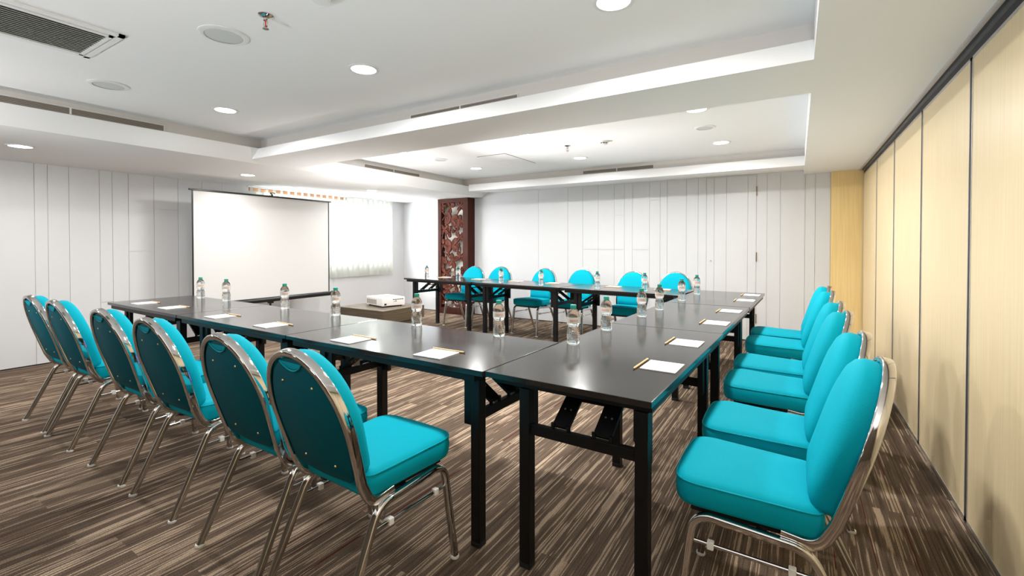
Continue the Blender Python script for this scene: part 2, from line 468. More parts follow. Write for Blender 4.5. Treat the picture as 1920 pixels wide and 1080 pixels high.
# ------------------------------------------------------------------ sliding partition
seams = [-1.55, -0.6, 0.36, 1.31, 1.80 + 0.0, 2.80, 3.755, 4.73, 5.68, 6.62]
seams = [YF + 0.02, -0.98, -0.03, 0.92, 1.865, 2.81, 3.755, 4.71, 5.66, YB - 0.035]
plabels = ['wood-laminate partition panel in front of the camera, at the right edge of the photo',
           'wood-laminate partition panel beside the two nearest right-row chairs, left of the widest black seam',
           'wood-laminate partition panel between the first and second black seams, behind the nearer chairs',
           'wood-laminate partition panel halfway along the wall, right of the thin grey seam',
           'narrow-looking wood-laminate partition panel second from the yellow pier',
           'farthest wood-laminate partition panel, touching the yellow pier']
vis = 0
for i, (a, c) in enumerate(zip(seams, seams[1:])):
    g = 0.013
    if c < 0.5: lab = 'wood-laminate partition panel beside the camera, outside the photo'
    else:
        names = {3: 'pale wood-laminate partition panel at the right edge of the photo, nearest the camera',
                 4: 'pale wood-laminate partition panel right of the widest black seam, beside the nearest chair',
                 5: 'pale wood-laminate partition panel between the two black seams',
                 6: 'pale wood-laminate partition panel just beyond the second black seam, middle of the wall',
                 7: 'pale wood-laminate partition panel second from the yellow pier',
                 8: 'farthest pale wood-laminate partition panel, next to the yellow pier'}
        lab = names.get(i, 'pale wood-laminate partition panel')
    if i < 3: continue
    t = thing('partition_panel', lab, 'partition panel', (XR, (a + c) / 2, 0), 0, 'sliding partition panels along the right wall')
    hw = (c - a) / 2 - g
    bm = new(); bx(bm, 0.0, 0.07, -hw + 0.006, hw - 0.006, 0.03, 2.075); obj('leaf', bm, M['partition'], t)
    bm = new()
    for s in (-1, 1): bx(bm, -0.003, 0.07, min(s * hw, s * (hw - 0.006)), max(s * hw, s * (hw - 0.006)), 0.012, 2.08)
    bx(bm, -0.003, 0.07, -hw, hw, 0.012, 0.03)
    bx(bm, -0.003, 0.07, -hw, hw, 2.068, 2.08)
    obj('edge_trim', bm, M['alu'], t)
    bm = new(); bx(bm, 0.02, 0.06, -hw + 0.01, hw - 0.01, 0.0, 0.012); obj('floor_seal', bm, M['rubber'], t)
    bm = new(); bx(bm, 0.01, 0.06, hw, hw + 2 * g - 0.0005, 0.0, 2.08); obj('side_seal', bm, M['rubber'], t)
bm = new(); bx(bm, XR, XR + 0.085, YF, seams[3] - 0.014, 0.0, 2.08); struct(obj('trim_7', bm, M['partition']))
bm = new(); bx(bm, XR - 0.045, XR - 0.028, YF, YB - 0.04, ZS - 0.010, ZS - 0.0002); bx(bm, XR - 0.012, XR + 0.0, YF, YB - 0.04, ZS - 0.016, ZS - 0.0002)
tr_ = tag(obj('ceiling_track', bm, M['alu']), 'long dark metal sliding track where the partition meets the ceiling', 'track')
bm = new(); bx(bm, XR - 0.028, XR - 0.012, YF, YB - 0.04, ZS - 0.006, ZS - 0.0003); bx(bm, XR, XR + 0.088, YF, YB - 0.04, ZS - 0.049, ZS - 0.0003)
obj('track_slot', bm, M['rubber'], tr_)

# ------------------------------------------------------------------ ceiling fittings


def downlight(label, x, y, z, watts, lamp=True, dim=False):
    t = thing('recessed_downlight', label, 'ceiling light', (x, y, z), 0, 'recessed round ceiling downlights')
    bm = new()
    lathe(bm, [(0.072, -0.0003), (0.092, -0.0003), (0.092, -0.003), (0.086, -0.006), (0.074, -0.005), (0.072, -0.0003)], 40, close=False)
    obj('trim_ring', bm, M['white'], t, smooth=True)
    bm = new(); lathe(bm, [(0, -0.0008), (0.074, -0.0008), (0.074, -0.004), (0, -0.0045)], 40, close=False); obj('lens', bm, M['lamp'], t)
    area('downlight_lamp', (0, 0, -0.010), (0, 0, 0), 0.13, watts, (1.0, 0.985, 0.965), 170, parent=t)
    return t


for lab, x, y in (('round downlight at the top edge of the photo, right half, in the near ceiling recess', -0.70, 1.985),
                  ('round downlight in the near ceiling recess, centre-left, beyond the sprinkler', -2.27, 1.94),
                  ('round downlight in the near ceiling recess closest to the left soffit', -3.89, 1.94),
                  ('round downlight in the far recess just beyond the beam, on its left', -3.90, 3.85),
                  ('round downlight in the far recess just beyond the beam, in its middle', -2.27, 3.85),
                  ('round downlight in the far recess just beyond the beam, near the right soffit', -0.69, 3.90),
                  ('round downlight in the far recess at its back right', -0.69, 5.29),
                  ('round downlight in the far recess, back centre, beyond the sprinkler', -2.29, 5.30),
                  ('round downlight in the far recess at its back left, beside the access panel', -3.84, 5.25)):
    downlight(lab, x, y, ZC, DOWN_W)
for lab, x, y in (('round downlight in the low left soffit at the left edge of the photo', -5.67, 1.155),
                  ('round downlight in the low left soffit above the projection screen', -5.65, 3.07),
                  ('round downlight in the low left soffit in front of the window blind', -5.61, 4.95)):
    downlight(lab, x, y, ZL, DOWN_W * 0.5)


def grille(label, axis, fixed, a0, a1, z0, z1, nseg, sgn, name='linear_air_vent', nsl=4):
    """slot vent in an upright face; axis: direction it runs along"""
    L = a1 - a0; t = thing(name, label, 'air vent', ((fixed, a0, z0) if axis == 'y' else (a0, fixed, z0)), 0, 'narrow linear air vents in the ceiling recesses')
    H = z1 - z0

    def b2(bm, u0, u1, d0, d1, h0, h1):
        d0, d1 = sorted((d0 * sgn, d1 * sgn))
        if axis == 'y': bx(bm, d0, d1, u0, u1, h0, h1)
        else: bx(bm, u0, u1, d0, d1, h0, h1)
    bm = new(); b2(bm, 0, L, 0.0003, 0.003, 0, H); obj('backing', bm, M['slot'], t)
    bm = new(); e = 0.006
    b2(bm, -e, L + e, 0.0003, 0.008, H, H + 0.005); b2(bm, -e, 0, 0.0003, 0.008, 0, H); b2(bm, L, L + e, 0.0003, 0.008, 0, H)
    for k in range(1, nseg): b2(bm, L * k / nseg - e, L * k / nseg + e, 0.003, 0.008, 0, H)
    obj('frame', bm, M['white'], t)
    bm = new()
    for k in range(nsl):
        h = H * (k + 0.5) / nsl; b2(bm, 0, L, 0.003, 0.007, h - H * 0.09, h + H * 0.09)
    obj('louvre', bm, M['slat'], t)


grille('long dark slot vent above the left soffit, near ceiling recess', 'y', CX0 - 0.08, 0.62, 1.83, 2.245, 2.29, 2, 1)
grille('dark slot vent along the ceiling beam, near ceiling recess', 'x', YB0 + 0.072, -2.60, -1.62, 2.2255, 2.272, 2, -1)
grille('grey slot vent above the left soffit, far ceiling recess', 'y', CX0 - 0.08, 4.02, 5.02, 2.25, 2.285, 2, 1)
grille('brown slot vent on the back face of the far ceiling recess', 'x', YE + 0.06, -2.58, -1.60, 2.255, 2.295, 2, -1)

# big square return-air grille
t = thing('return_air_grille', 'large rectangular louvred air grille in the ceiling at the top left', 'air grille', (-3.205, 0.40, ZC))
gx, gy = 0.20, 0.53
bm = new(); bx(bm, -gx, gx, -gy, gy, -0.004, -0.0004); obj('backing', bm, M['slot'], t)
bm = new()
for i in range(2):
    e0, e1, z = ((0.018, 0.0, 0.016), (0.055, 0.028, 0.012))[i]
    for a in ((-gx - e0, -gx - e1, -gy - e0, gy + e0), (gx + e1, gx + e0, -gy - e0, gy + e0), (-gx - e0, gx + e0, -gy - e0, -gy - e1), (-gx - e0, gx + e0, gy + e1, gy + e0)):
        bx(bm, a[0], a[1], a[2], a[3], -z, -0.0004)
obj('frame', bm, M['white'], t)
bm = new()
for k in range(15):
    x = -gx + 0.014 + k * 0.0266
    bx(bm, -0.0075, 0.0075, -gy, gy, -0.0012, 0.0012, Matrix.Translation((x, 0, -0.010)) @ Matrix.Rotation(R(35), 4, 'Y'))
obj('louvre', bm, M['grille'], t)


def ceiling_speaker(label, x, y, r):
    t = thing('ceiling_speaker', label, 'ceiling speaker', (x, y, ZC), 0, 'round flush ceiling speakers')
    bm = new(); lathe(bm, [(r * 0.76, -0.0003), (r, -0.0003), (r, -0.004), (r * 0.8, -0.010), (r * 0.76, -0.008)], 40, close=False); obj('rim', bm, M['white'], t, smooth=True)
    bm = new(); lathe(bm, [(0, -0.0005), (r * 0.78, -0.0005), (r * 0.78, -0.006), (0, -0.009)], 40, close=False); obj('mesh_cover', bm, M['speaker'], t, smooth=True)


ceiling_speaker('round flush ceiling speaker beside the sprinkler, nearest the camera', -2.515, 1.25, 0.115)
ceiling_speaker('round flush ceiling speaker at the far left of the near recess', -3.95, 1.225, 0.11)
ceiling_speaker('faint round ceiling speaker at the right of the far recess', -0.73, 4.54, 0.09)
ceiling_speaker('faint round ceiling speaker at the left of the far recess', -3.83, 4.475, 0.09)


def sprinkler(label, x, y):
    t = thing('fire_sprinkler', label, 'sprinkler', (x, y, ZC), 0, 'ceiling fire sprinklers')
    bm = new(); lathe(bm, [(0.004, -0.0003), (0.034, -0.0003), (0.034, -0.003), (0.024, -0.010), (0.012, -0.014), (0.004, -0.014)], 20, close=False); obj('escutcheon', bm, M['chrome'], t, smooth=True)
    bm = new(); cyl(bm, (0, 0, -0.012), (0, 0, -0.026), 0.010, 12)
    for s in (-1, 1): sweep(bm, fillet([(s * 0.009, 0, -0.022), (s * 0.016, 0, -0.036), (s * 0.012, 0, -0.056), (0, 0, -0.062)], 0.008, 3), csec(0.003, 6), (0, 1, 0))
    obj('yoke', bm, M['chrome'], t, smooth=True)
    bm = new(); cyl(bm, (0, 0, -0.026), (0, 0, -0.058), 0.0028, 8); obj('glass_bulb', bm, M['red'], t, smooth=True)
    bm = new(); cyl(bm, (0, 0, -0.062), (0, 0, -0.065), 0.014, 12); obj('deflector', bm, M['chrome'], t)


sprinkler('chrome fire sprinkler with red bulb hanging at the top left, near ceiling recess', -2.13, 1.245)
sprinkler('small fire sprinkler hanging in the far ceiling recess', -2.127, 4.58)


def detector(label, x, y, s=1.0):
    t = thing('smoke_detector', label, 'smoke detector', (x, y, ZC), 0, 'round white smoke detectors')
    bm = new(); lathe(bm, [(0, -0.0003), (0.05 * s, -0.0003), (0.05 * s, -0.012), (0.046 * s, -0.016), (0, -0.016)], 28, close=False); obj('base', bm, M['white'], t, auto=40)
    bm = new(); lathe(bm, [(0, -0.016), (0.036 * s, -0.016), (0.036 * s, -0.026), (0, -0.026)], 24, close=False); obj('sensor_slots', bm, M['slot'], t)
    bm = new(); lathe(bm, [(0, -0.026), (0.040 * s, -0.026), (0.034 * s, -0.038), (0, -0.041)], 28, close=False)
    for k in range(8):
        a = k * PI / 4; cyl(bm, (0.036 * s * math.cos(a), 0.036 * s * math.sin(a), -0.015), (0.036 * s * math.cos(a), 0.036 * s * math.sin(a), -0.028), 0.004, 6)
    obj('cover', bm, M['white'], t)


detector('white smoke detector in the far ceiling recess, right of the small sprinkler', -1.72, 4.59)
detector('white smoke detector cut by the top edge of the photo', -1.74, 1.26)

bm = new()
ax0, ax1, ay0, ay1, am = -3.33, -2.935, 4.585, 5.31, 4.95
g = 0.004
bx(bm, ax0, ax1, ay0, am - g, -0.004 + ZC, ZC - 0.0004); bx(bm, ax0, ax1, am + g, ay1, ZC - 0.004, ZC - 0.0004)
ap = tag(obj('access_panel', bm, M['ceiling']), 'flush two-leaf access panel outlined in the far ceiling recess', 'access panel')
bm = new()
for a in ((ax0 - 0.007, ax0 - 0.0005, ay0, ay1), (ax1 + 0.0005, ax1 + 0.007, ay0, ay1), (ax0 - 0.007, ax1 + 0.007, ay0 - 0.007, ay0 - 0.0005), (ax0 - 0.007, ax1 + 0.007, ay1 + 0.0005, ay1 + 0.007), (ax0, ax1, am - g + 0.0005, am + g - 0.0005)):
    bx(bm, *a, ZC - 0.002, ZC - 0.0003)
obj('gap', bm, M['slot'], ap)

# ------------------------------------------------------------------ vertical blind
t = thing('vertical_blind', 'white vertical slat blind glowing in front of the window on the left wall', 'blind', (XL + 0.05, 3.62, 0))
nv_ = 24; sp = 2.75 / nv_
for k in range(nv_):
    bm = new(); a = R(90 - (34 + 7 * math.sin(k * 1.7))); hw = 0.062; th = 0.0006
    top = 2.085; neck = 2.03; nw = 0.018 if k < 15 else hw
    pts = [(-hw, 0.70), (hw, 0.70), (hw, neck), (nw, neck + 0.002), (nw, top), (-nw, top), (-nw, neck + 0.002), (-hw, neck)]
    if k >= 15: pts = [(-hw, 0.70), (hw, 0.70), (hw, top), (-hw, top)]
    mt = Matrix.Translation((0, sp * (k + 0.5), 0)) @ rotz(a)
    A = [bm.verts.new(mt @ Vector((u, -th, z))) for u, z in pts]; B = [bm.verts.new(mt @ Vector((u, th, z))) for u, z in pts]
    N = len(pts); bm.faces.new(A); bm.faces.new(B[::-1])
    for i in range(N): bm.faces.new((A[i], B[i], B[(i + 1) % N], A[(i + 1) % N]))
    obj('slat', bm, M['vane'], t)
bm = new(); bx(bm, -0.03, 0.03, 0, 2.75, 2.085, 2.0995); obj('headrail', bm, M['white'], t)
bm = new(); bx(bm, XL + 0.0065, XL + 0.012, 3.66, 5.40, 2.03, 2.095); struct(obj('trim_8', bm, M['lintel']))
bm = new()
for k in range(nv_): sy = sp * (k + 0.5); cyl(bm, (0.02, sy - 0.05, 0.705), (0.02, sy + 0.055, 0.705), 0.0012, 4)
obj('bottom_chain', bm, M['white'], t)

# ------------------------------------------------------------------ carved column
t = thing('carved_screen_column', 'tall dark wooden column with carved reddish flower fretwork against the back wall', 'carved column', (-5.31, 6.65, 0))
W2, D0, D1, H = 0.345, -0.115, 0.092, 2.095
bm = new()
bx(bm, -W2, -W2 + 0.075, D0, D1, 0, H); bx(bm, W2 - 0.11, W2, D0, D1, 0, H)
bx(bm, -W2 + 0.075, W2 - 0.11, D0, D1, H - 0.075, H); bx(bm, -W2 + 0.075, W2 - 0.11, D0, D1, 0, 0.11)
obj('frame', bm, M['darkwood'], t)
bm = new(); bx(bm, -W2 + 0.075, W2 - 0.11, D0 + 0.11, D0 + 0.12, 0.11, H - 0.075); obj('backing', bm, M['cream'], t)
bm = new()
ix0, ix1, iz0, iz1 = -W2 + 0.075, W2 - 0.11, 0.11, H - 0.075
def pz(px, py): return (ix0 + (px - 58) / 207 * (ix1 - ix0), iz0 + (940 - py) / (940 - 85) * (iz1 - iz0))
yc = D0 + 0.018


def petal(u, z, ang, L, Wd, tilt=0.0):
    # teardrop relief petal, ring outline lofted to a ridge
    out = []
    K = 16
    for i in range(K):
        s = i / K * 2 * PI
        a = L * 0.5 * (1 - math.cos(s)); c = Wd * math.sin(s) * (0.55 + 0.45 * (1 - math.cos(s)) / 2) * 1.1
        out.append((a, c))
    ca, sa = math.cos(ang), math.sin(ang)

    def P(a, c, y):
        uu = u + a * ca - c * sa; zz = z + a * sa + c * ca
        return (min(max(uu, ix0 - 0.012), ix1 + 0.012), y, min(max(zz, iz0 - 0.01), iz1 + 0.01))
    rings = []
    for f, dy in ((1.0, 0.014), (1.0, 0.0), (0.86, -0.010), (0.5, -0.006), (0.2, 0.002)):
        rings.append([P(L * 0.55 + (a - L * 0.55) * f, c * f, yc + dy) for a, c in out])
    loft(bm, rings)


fl_ = [(140, 120, 3, 46, .3), (235, 112, 4, 40, 1.0), (150, 220, 4, 62, .5), (232, 238, 5, 46, .2), (85, 300, 4, 44, 2.4), (232, 365, 4, 44, .8), (155, 430, 4, 66, .9), (74, 425, 3, 42, 1.7),
       (240, 520, 4, 44, 2.2), (165, 558, 4, 52, .4), (70, 570, 4, 42, .1), (100, 655, 4, 48, .7), (245, 645, 3, 40, 1.3), (115, 790, 4, 46, .5), (205, 815, 4, 44, .1), (95, 905, 3, 42, 1.0), (230, 905, 4, 44, .3),
       (70, 115, 4, 34, .2), (190, 310, 2, 36, .4), (135, 320, 2, 40, 1.6), (155, 490, 1, 40, 4.7), (215, 450, 2, 34, 1.2), (160, 880, 2, 36, 1.9), (105, 520, 2, 34, .8), (190, 720, 3, 44, .3), (75, 740, 3, 38, .9), (250, 740, 3, 38, 2.0)]
for px, py, nn, rr, a0 in fl_:
    u, z = pz(px, py); L = rr * 1.10 / 207 * (ix1 - ix0)
    for k in range(nn): petal(u, z, a0 + k * 2 * PI / nn + 0.15 * math.sin(k * 3 + px), L, L * 0.37)
    if nn > 2: lathe(bm, [(0, 0), (0.008, 0)], 6) if False else cyl(bm, (u, yc - 0.016, z), (u, yc + 0.004, z), 0.007, 8)
st = [[(60, 150), (120, 190), (90, 225)], [(120, 150), (90, 200), (66, 222)], [(150, 270), (160, 300), (200, 330)], [(95, 340), (125, 395), (150, 430)], [(190, 200), (225, 160), (235, 120)], [(225, 330), (190, 300), (150, 240)],
      [(235, 440), (240, 480), (235, 520)], [(80, 480), (130, 530), (165, 560)], [(165, 600), (140, 640), (100, 655)], [(185, 600), (200, 680), (245, 645)], [(180, 600), (185, 680), (200, 720)], [(70, 700), (100, 760), (115, 790)],
      [(150, 850), (175, 800), (205, 815)], [(60, 830), (100, 870), (95, 905)], [(160, 930), (165, 860), (190, 830)], [(245, 860), (225, 800), (250, 740)], [(215, 900), (160, 880), (115, 800)], [(200, 730), (170, 780), (115, 790)], [(60, 380), (70, 340), (90, 300)]]
for s_ in st:
    q = [Vector((pz(*p)[0], yc + 0.002, pz(*p)[1])) for p in s_]
    pts = [q[0] * (1 - k / 8) ** 2 + q[1] * 2 * (k / 8) * (1 - k / 8) + q[2] * (k / 8) ** 2 for k in range(9)]
    sweep(bm, pts, rsec(0.010, 0.009, 0.003, 1), (0, 1, 0))
obj('flower_fretwork', bm, M['carve'], t, auto=35)

# ------------------------------------------------------------------ projection screen
t = thing('projection_screen', 'large white projection screen with thin black edges on a tripod, left wall', 'projection screen', (-6.22, 3.66, 0))
sy0, sy1, sz0, sz1 = -0.955, 0.965, 0.52, 1.915
bm = new(); bx(bm, -0.001, 0.001, sy0 + 0.018, sy1 - 0.018, sz0, sz1); obj('projection_surface', bm, M['screen'], t)
bm = new()
for a in ((sy0, sy0 + 0.018), (sy1 - 0.018, sy1)): bx(bm, -0.0015, 0.0015, a[0], a[1], sz0, sz1)
obj('side_border', bm, M['black'], t)
bm = new(); bx(bm, -0.012, 0.012, sy0 - 0.03, sy1 + 0.03, sz1, sz1 + 0.022, bev=0.004); obj('top_bar', bm, M['black'], t)
bm = new(); bx(bm, -0.002, 0.002, 0.05 - 0.012, 0.05 + 0.012, sz1 + 0.022, sz1 + 0.045)
sweep(bm, fillet([(0, 0.05, sz1 + 0.04), (0, 0.02, sz1 + 0.06), (0, 0.08, sz1 + 0.065), (0, 0.09, sz1 + 0.05)], 0.01, 3), csec(0.006, 6), (1, 0, 0)); obj('hanging_hook', bm, M['black'], t)
bm = new(); cyl(bm, (0, sy0 - 0.05, sz0 - 0.02), (0, sy1 + 0.05, sz0 - 0.02), 0.034, 20); obj('roller_case', bm, M['black'], t, auto=40)
bm = new()
for s in (sy0 - 0.055, sy1 + 0.045): cyl(bm, (0, s, sz0 - 0.02), (0, s + 0.01, sz0 - 0.02), 0.038, 20)
obj('end_cap', bm, M['black'], t, auto=40)
bm = new(); cyl(bm, (-0.06, 0.05, 0.25), (-0.06, 0.05, sz1 + 0.03), 0.014, 12); bx(bm, -0.08, -0.03, 0.02, 0.08, 0.44, 0.53); obj('pole', bm, M['black'], t, auto=40)
for k in range(3):
    a = R(100 + 120 * k); bm = new(); cyl(bm, (-0.06 + 0.03 * math.cos(a), 0.05 + 0.03 * math.sin(a), 0.30), (-0.06 + 0.40 * math.cos(a), 0.05 + 0.42 * math.sin(a), 0.012), 0.011, 10); obj('leg', bm, M['black'], t, auto=40)

# ------------------------------------------------------------------ pedestal and projector
t = thing('wooden_pedestal_table', 'low brown wood-grain table carrying the projector inside the table square', 'low table', (-3.80, 3.50, 0))
bm = new(); bx(bm, -0.34, 0.34, -0.32, 0.27, 0.47, 0.6, bev=0.003); obj('tabletop', bm, M['wood'], t)
bm = new(); bx(bm, -0.32, 0.32, -0.30, 0.25, 0.0, 0.47); obj('body', bm, M['wood'], t)
t = thing('projector', 'white projector with side vents and rear ports on the low brown table', 'projector', (-3.80, 3.53, 0.6), R(-14))
PX, PY = 0.175, 0.135
bm = new(); bx(bm, -PX, PX, -PY, PY, 0.012, 0.098, bev=0.008); obj('casing', bm, M['projector'], t, auto=35)
bm = new()
for i in range(9):
    bx(bm, -PX + 0.02 + i * 0.024, -PX + 0.036 + i * 0.024, -PY - 0.0012, -PY, 0.025, 0.075)
obj('vent', bm, M['slat'], t)
bm = new()
for i in range(5):
    bx(bm, PX, PX + 0.001, -0.01 + i * 0.026, 0.01 + i * 0.026, 0.072, 0.080)
bx(bm, PX, PX + 0.001, -0.11, -0.085, 0.022, 0.040); bx(bm, PX, PX + 0.001, 0.0, 0.006, 0.05, 0.058); bx(bm, PX, PX + 0.001, 0.015, 0.035, 0.055, 0.062)
obj('port', bm, M['black'], t)
for x, y in ((-PX + 0.03, -PY + 0.03), (PX - 0.03, -PY + 0.03), (-PX + 0.03, PY - 0.03), (PX - 0.03, PY - 0.03)):
    bm = new(); cyl(bm, (x, y, 0.0), (x, y, 0.013), 0.010, 10); obj('foot', bm, M['black'], t)
bm = new(); cyl(bm, (-PX, 0.05, 0.058), (-PX - 0.012, 0.05, 0.058), 0.030, 20); obj('lens', bm, M['black'], t)

# ------------------------------------------------------------------ folding tables
TL, TW, TH = 1.365, 0.66, 0.75


def make_table(ir, il, jf, jb, L=TL, Wd=TW):
    """leg frames: ir / il distance of the right / left frame from the table end, jf / jb of the legs from the front / back edge"""
    t = thing('folding_table', '', 'table')
    hx, hy = L / 2 - 0.002, Wd / 2
    bm = new(); bx(bm, -hx, hx, -hy, hy, TH - 0.022, TH, bev=0.0025); obj('tabletop', bm, M['tabletop'], t)
    bm = new()
    for s in (-1, 1): bx(bm, -hx + 0.05, hx - 0.05, min(s * (hy - 0.012), s * (hy - 0.034)), max(s * (hy - 0.012), s * (hy - 0.034)), TH - 0.052, TH - 0.0222)
    for s in (-1, 1): bx(bm, min(s * (hx - 0.05), s * (hx - 0.072)), max(s * (hx - 0.05), s * (hx - 0.072)), -hy + 0.034, hy - 0.034, TH - 0.052, TH - 0.0222)
    obj('apron', bm, M['blackmetal'], t)
    w = 0.0225; yf, yb_ = -hy + jf, hy - jb; ym, ly = (yf + yb_) / 2, (yb_ - yf) / 2
    for sx in (-1, 1):
        lx = hx - (ir if sx > 0 else il)
        for sy in (-1, 1):
            bm = new(); bx(bm, sx * lx - w, sx * lx + w, ym + sy * ly - w, ym + sy * ly + w, 0.02, TH - 0.0525, bev=0.003)
            lg = obj('leg', bm, M['blackmetal'], t)
            bm = new(); bx(bm, sx * lx - w - 0.001, sx * lx + w + 0.001, ym + sy * ly - w - 0.001, ym + sy * ly + w + 0.001, 0, 0.021, bev=0.004); obj('foot_cap', bm, M['rubber'], lg)
            bm = new(); x0, x1 = sorted((sx * (lx - w - 0.0005), sx * (lx - w - 0.042)))
            bx(bm, x0, x1, ym + sy * ly - 0.012, ym + sy * ly + 0.012, 0.50, TH - 0.0525)
            br = obj('hinge_plate', bm, M['blackmetal'], t)
        bm = new(); bx(bm, sx * lx - 0.013, sx * lx + 0.013, ym - ly + w, ym + ly - w, 0.523, 0.563, bev=0.003); obj('crossbar', bm, M['blackmetal'], t)
        for sy in (-0.36, 0.36):
            yb = ym + sy * ly; bm = new()
            p0 = Vector((sx * lx, yb, 0.572)); p1 = Vector((sx * (lx - 0.19), yb, TH - 0.052))
            d = (p1 - p0).normalized(); nn = d.cross(Vector((0, 1, 0)))
            A = []
            hwid = 0.034
            vs = []
            for p in (p0, p1):
                for a, c in ((-hwid, -0.006), (hwid, -0.006), (hwid, 0.006), (-hwid, 0.006)):
                    vs.append(bm.verts.new(p + Vector((0, a, 0)) + nn * c))
            for f in ((0, 1, 2, 3), (7, 6, 5, 4), (0, 4, 5, 1), (1, 5, 6, 2), (2, 6, 7, 3), (3, 7, 4, 0)): bm.faces.new([vs[i] for i in f])
            for s in (-1, 1):
                cyl(bm, p0 + Vector((-0.0, s * 0.032, 0.012)), p0 + Vector((0, s * 0.032, -0.012)), 0.008, 8)
            bc = obj('folding_brace', bm, M['blackmetal'], t)
            bm = new()
            for s in (-1, 1):
                m_ = p0.lerp(p1, 0.35) + Vector((0, s * 0.012, 0)); cyl(bm, m_ - nn * 0.008, m_ + nn * 0.008, 0.004, 8)
            obj('bolt', bm, M['bolt'], bc)
        bm = new(); p = Vector((sx * (lx - 0.12), ym, 0.645)); cyl(bm, p + Vector((0, -0.36 * ly + 0.034, 0)), p + Vector((0, 0.36 * ly - 0.034, 0)), 0.006, 8); obj('brace_rod', bm, M['blackmetal'], t)
    return t


near_t = make_table(0.07, 0.27, 0.065, 0.21)
right_t = make_table(0.06, 0.32, 0.16, 0.045)
back_t = make_table(0.08, 0.18, 0.06, 0.12)
far_t = make_table(0.06, 0.32, 0.16, 0.085)
tg = 'black folding tables set in an open rectangle'
tables = [
    # near row, angle of the long axis
    ((-4.461, 1.885), -1.2, 'black folding table at the left end of the near row'),
    ((-3.095, 1.857), -1.2, 'black folding table second from the left end of the near row'),
    ((-1.729, 1.828), -1.2, 'black folding table in the near row joined to the nearest corner table'),
    ((-0.702, 2.165), -91.6, 'black folding table nearest the camera, its front right corner in the foreground'),
    ((-0.672, 3.501), -91.6, 'middle black folding table of the right row'),
    ((-0.634, 4.812), -91.6, 'farthest black folding table of the right row, by the white door wall'),
    ((-4.42, 5.405), -4.6, 'black folding table at the left end of the back row, before the carved column'),
    ((-3.04, 5.295), -4.6, 'black folding table in the middle of the back row'),
    ((-1.665, 5.185), -4.6, 'black folding table at the right end of the back row, touching the right row'),
]
for i, ((x, y), a, lab) in enumerate(tables):
    src = far_t if i == 5 else (near_t, right_t, back_t)[i // 3]; o = src if i % 3 == 0 or i == 5 else copy_tree(src)
    o.location = (x, y, 0); o.rotation_euler = (0, 0, R(a)); o['label'] = lab; o['category'] = 'table'; o['group'] = tg
    if i == 5: o.scale = (0.955, 1, 1)
    if i == 4: o.scale = (0.955, 1, 1)

# ------------------------------------------------------------------ chairs


def outline_seat():
    # rounded trapezoid, x half width, y from rear to front
    yr, yf, wr, wf = -0.125, 0.285, 0.185, 0.208
    P = [(-wr, yr), (wr, yr), (wf, yf), (-wf, yf)]
    rad = [0.045, 0.045, 0.075, 0.075]; out = []
    n_ = 4
    for i in range(4):
        p = Vector(P[i]); a = (Vector(P[i - 1]) - p).normalized(); c = (Vector(P[(i + 1) % 4]) - p).normalized(); r = rad[i]
        p0 = p + a * r; p1 = p + c * r
        for k in range(9):
            s = k / 8; q = p0 * (1 - s) ** 2 + p * 2 * s * (1 - s) + p1 * s * s
            out.append(q)
        nx = Vector(P[(i + 1) % 4]) + (p - Vector(P[(i + 1) % 4])).normalized() * rad[(i + 1) % 4]
        for k in range(1, 6): out.append(p1.lerp(nx, k / 6))
    # slight bulge of the front edge
    return [Vector((q.x, q.y + (0.012 * (1 - (q.x / 0.21) ** 2) if q.y > 0.2 else 0))) for q in out]


def outline_back(v0=0.078, v1=0.527, wb=0.172, wm=0.196, off=0.0):
    """in (u,v); v0 bottom, v1 top"""
    pts = []; vm = v1 - 0.24
    for k in range(25):
        a = PI * k / 24; pts.append(Vector(((wm + off) * math.cos(a), vm + (v1 + off - vm) * math.sin(a))))
    # left side down
    for k in range(1, 7):
        s = k / 7; pts.append(Vector((-(wm + off) + (wm - wb) * s ** 1.5, vm + (v0 + 0.05 - vm) * s)))
    r = 0.05
    for k in range(7):
        s = k / 6; p0 = Vector((-(wb + off), v0 + r - off)); p = Vector((-(wb + off), v0 - off)); p1 = Vector((-(wb + off) + r, v0 - off))
        pts.append(p0 * (1 - s) ** 2 + p * 2 * s * (1 - s) + p1 * s * s)
    for k in range(1, 8): pts.append(Vector((-(wb + off) + r + (2 * (wb + off) - 2 * r) * k / 8, v0 - off - 0.008 * math.sin(PI * k / 8))))
    for k in range(7):
        s = k / 6; p0 = Vector(((wb + off) - r, v0 - off)); p = Vector(((wb + off), v0 - off)); p1 = Vector(((wb + off), v0 + r - off))
        pts.append(p0 * (1 - s) ** 2 + p * 2 * s * (1 - s) + p1 * s * s)
    for k in range(1, 7):
        s = 1 - k / 7; pts.append(Vector(((wm + off) - (wm - wb) * s ** 1.5, vm + (v0 + 0.05 - vm) * s)))
    return pts


SEATZ = 0.398
SH = 0.10
B0 = Vector((0, -0.122, 0.385)); TH_ = R(16.6)
UPV = Vector((0, -math.sin(TH_), math.cos(TH_))); FWD = Vector((0, math.cos(TH_), math.sin(TH_)))


def bk(u, v, wv): return B0 + Vector((u, 0, 0)) + UPV * v + FWD * wv


